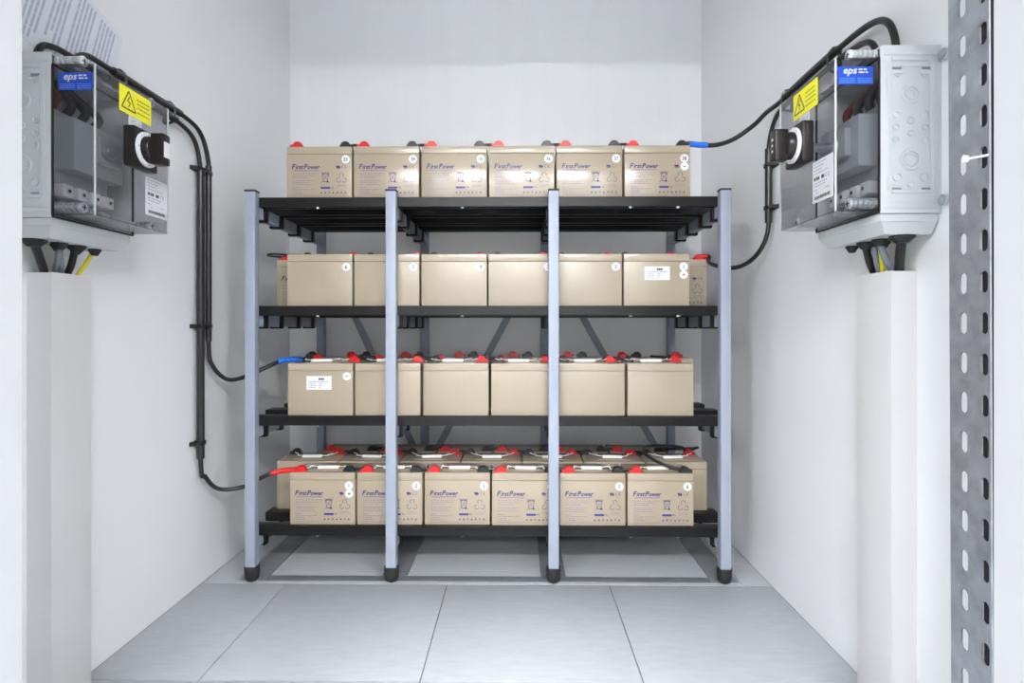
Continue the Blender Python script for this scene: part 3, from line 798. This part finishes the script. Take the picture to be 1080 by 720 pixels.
# ------------------------------------------------------------------ trunking below the boxes and the cables into it
TZ = .848
def trunk(side, y0, y1, label):
    s = 1 if side == 'l' else -1; X = XL if side == 'l' else XR
    t = thing('cable_trunking', label, 'trunking', (X, (y0 + y1) / 2, 0), 0, 'white trunking')
    hh = (y1 - y0) / 2; d = .045; w = .002
    b = MB(); b.box(0, s * w, -hh, hh, 0, TZ); b.box(s * w, s * d, -hh, -hh + w, 0, TZ); b.box(s * w, s * d, hh - w, hh, 0, TZ)
    b.build('base', 'pvc', t)
    MB().box(s * (d - .001), s * (d + .002), -hh - .001, hh + .001, 0, TZ + .001, .0008).build('cover', 'pvc', t)
trunk('l', 1.093, 1.195, 'white trunking running up the left wall below the switch box')
trunk('r', 1.085, 1.192, 'white trunking running up the right wall below the switch box')
def drop(side, y0, y1, r, m, label, v=.022, v0=.045, zt=.900):
    s = 1 if side == 'l' else -1; X = XL if side == 'l' else XR
    o0 = Vector((X + s * v0, y0, zt))
    P = [o0, Vector((X + s * (v0 * .5 + v * .5), y0 * .45 + y1 * .55, .870)), Vector((X + s * v, y1, .842)), Vector((X + s * v, y1, .78))]
    o = MB().tube([p - o0 for p in P], r, 10, 6).build('supply_cable', m); o.location = o0
    tag(o, label, 'cable', f'cables below the {"left" if side == "l" else "right"} box')
drop('l', 1.055, 1.105, .0075, 'cable', 'thick black cable under left switch box, nearest the doorway', .024, .045)
drop('l', 1.098, 1.128, .0048, 'grey_cable', 'thin dark grey cable beside thick black one under left box', .024, .058)
drop('l', 1.118, 1.146, .0055, 'grey_cable', 'light grey cable in the middle under the left box', .024, .042)
drop('l', 1.138, 1.160, .0065, 'cable', 'black cable between grey and yellow cables under left box', .024, .058)
drop('l', 1.190, 1.180, .0042, 'earth', 'yellow earth cable slanting down under the left box', .028, .056)
drop('r', 1.058, 1.098, .0080, 'cable', 'thick black cable under right switch box, nearest the doorway', .024, .045)
drop('r', 1.100, 1.116, .0060, 'grey_cable', 'grey cable between black and yellow cables under right box', .024, .058)
drop('r', 1.120, 1.136, .0042, 'earth', 'yellow earth cable under the right switch box', .030, .044)
drop('r', 1.132, 1.152, .0055, 'grey_cable', 'grey cable just beyond the yellow one under right box', .026, .050)
drop('r', 1.145, 1.172, .0070, 'cable', 'black cable farthest from the doorway under right box', .024, .058)

# ------------------------------------------------------------------ slotted steel upright in the doorway reveal
def slotted():
    t = thing('slotted_upright', 'galvanised slotted steel upright inside the right door jamb', 'upright', (.566, .741, 0))
    mb = MB(); mb.keep = True; N = 24
    W0, W1 = -.033, .033                        # along world y
    def cell(ya, yb, za, zb, yc, sw, sl):
        zc = (za + zb) / 2; hole, outer = [], []
        r = sw / 2; st = sl / 2 - r
        for i in range(N):
            a = 2 * math.pi * i / N + math.pi / 4
            hy, hz = r * math.cos(a), r * math.sin(a) + (st if math.sin(a) > 0 else -st)
            hole.append((0, yc + hy, zc + hz))
            c, s = math.cos(a), math.sin(a); k = 1 / max(abs(c), abs(s))
            oy, oz = c * k, s * k
            outer.append((0, (yb - yc) * oy + yc if oy > 0 else (yc - ya) * oy + yc, zc + oz * (zb - za) / 2))
        n = len(hole)
        mb.add(hole + outer, [(i, (i + 1) % n, n + (i + 1) % n, n + i) for i in range(n)])
    P = .050
    z00 = at(1020, 299, X=.566).z % P - P / 2
    z01 = at(1041, 297, X=.566).z % P - P / 2
    def plate(ya, yb, yc, zoff):
        z = zoff - P if zoff > 0 else zoff
        while z < 2.0:
            cell(ya, yb, z, z + P, yc, .0125, .027); z += P
    plate(-.009, W1, .0095, z00)
    plate(W0, -.009, -.024, z01)
    o = mb.build('slotted_plate', 'galv', t)
    o.data.polygons.foreach_set('use_smooth', [False] * len(o.data.polygons))
    sm = o.modifiers.new('thickness', 'SOLIDIFY'); sm.thickness = .0025; sm.offset = 0
    MB().box(.004, .034, W0, -.014, 0, 2.0, .002).build('dark_slot_backing', 'rubber', t)  # black block added behind the nearer slot column so its slots look dark
    t.rotation_euler = (0, math.radians(-.25), 0)
    # cable tie threaded through a slot
    k = MB(); a = at(1020, 168, X=.562) - Vector((.566, .741, 0)); b = at(1044, 163, X=.562) - Vector((.566, .741, 0))
    k.bar(a, b, .0035, .0025); k.box(a.x - .004, a.x + .003, a.y - .0035, a.y + .0035, a.z - .004, a.z + .004, .001)
    tie = k.build('cable_tie', 'tie'); tie.location = (.566, .741, 0)
    tag(tie, 'white nylon cable tie on the slotted steel upright', 'cable tie')
slotted()

# ------------------------------------------------------------------ notice above the left box
nt_ = thing('wall_notice', 'printed paper notice taped crooked on the left wall above switch box', 'notice', (XL + .0008, 1.361, 1.416))
nt_.rotation_euler = (math.radians(-18), 0, 0)
MB().box(0, .0006, -.297, 0, -.21, 0).build('sheet', 'paper', nt_)
pr = MB(); pr.keep = True; rnd = random.Random(2)
fn = lambda p, q: (.0010, p, q)
for k in range(22):
    yy = -.028 - k * .0105
    if k in (5, 11, 16): continue
    z = -.012
    end = -.2 + rnd.uniform(0, .06)
    while z > end:
        l_ = rnd.uniform(.010, .040); pr.flat(rect(yy - .0028, yy + .0028, z - l_, z), fn, 'notice_ink'); z -= l_ + .002
for k, c in enumerate(('eps_blue', 'earth', 'black_ink', 'earth', 'eps_blue', 'earth')):
    pr.flat(rect(-.272, -.262, -.028 - k * .028, -.016 - k * .028), fn, c)
pr.build('notice_print', 'grey_ink', nt_)
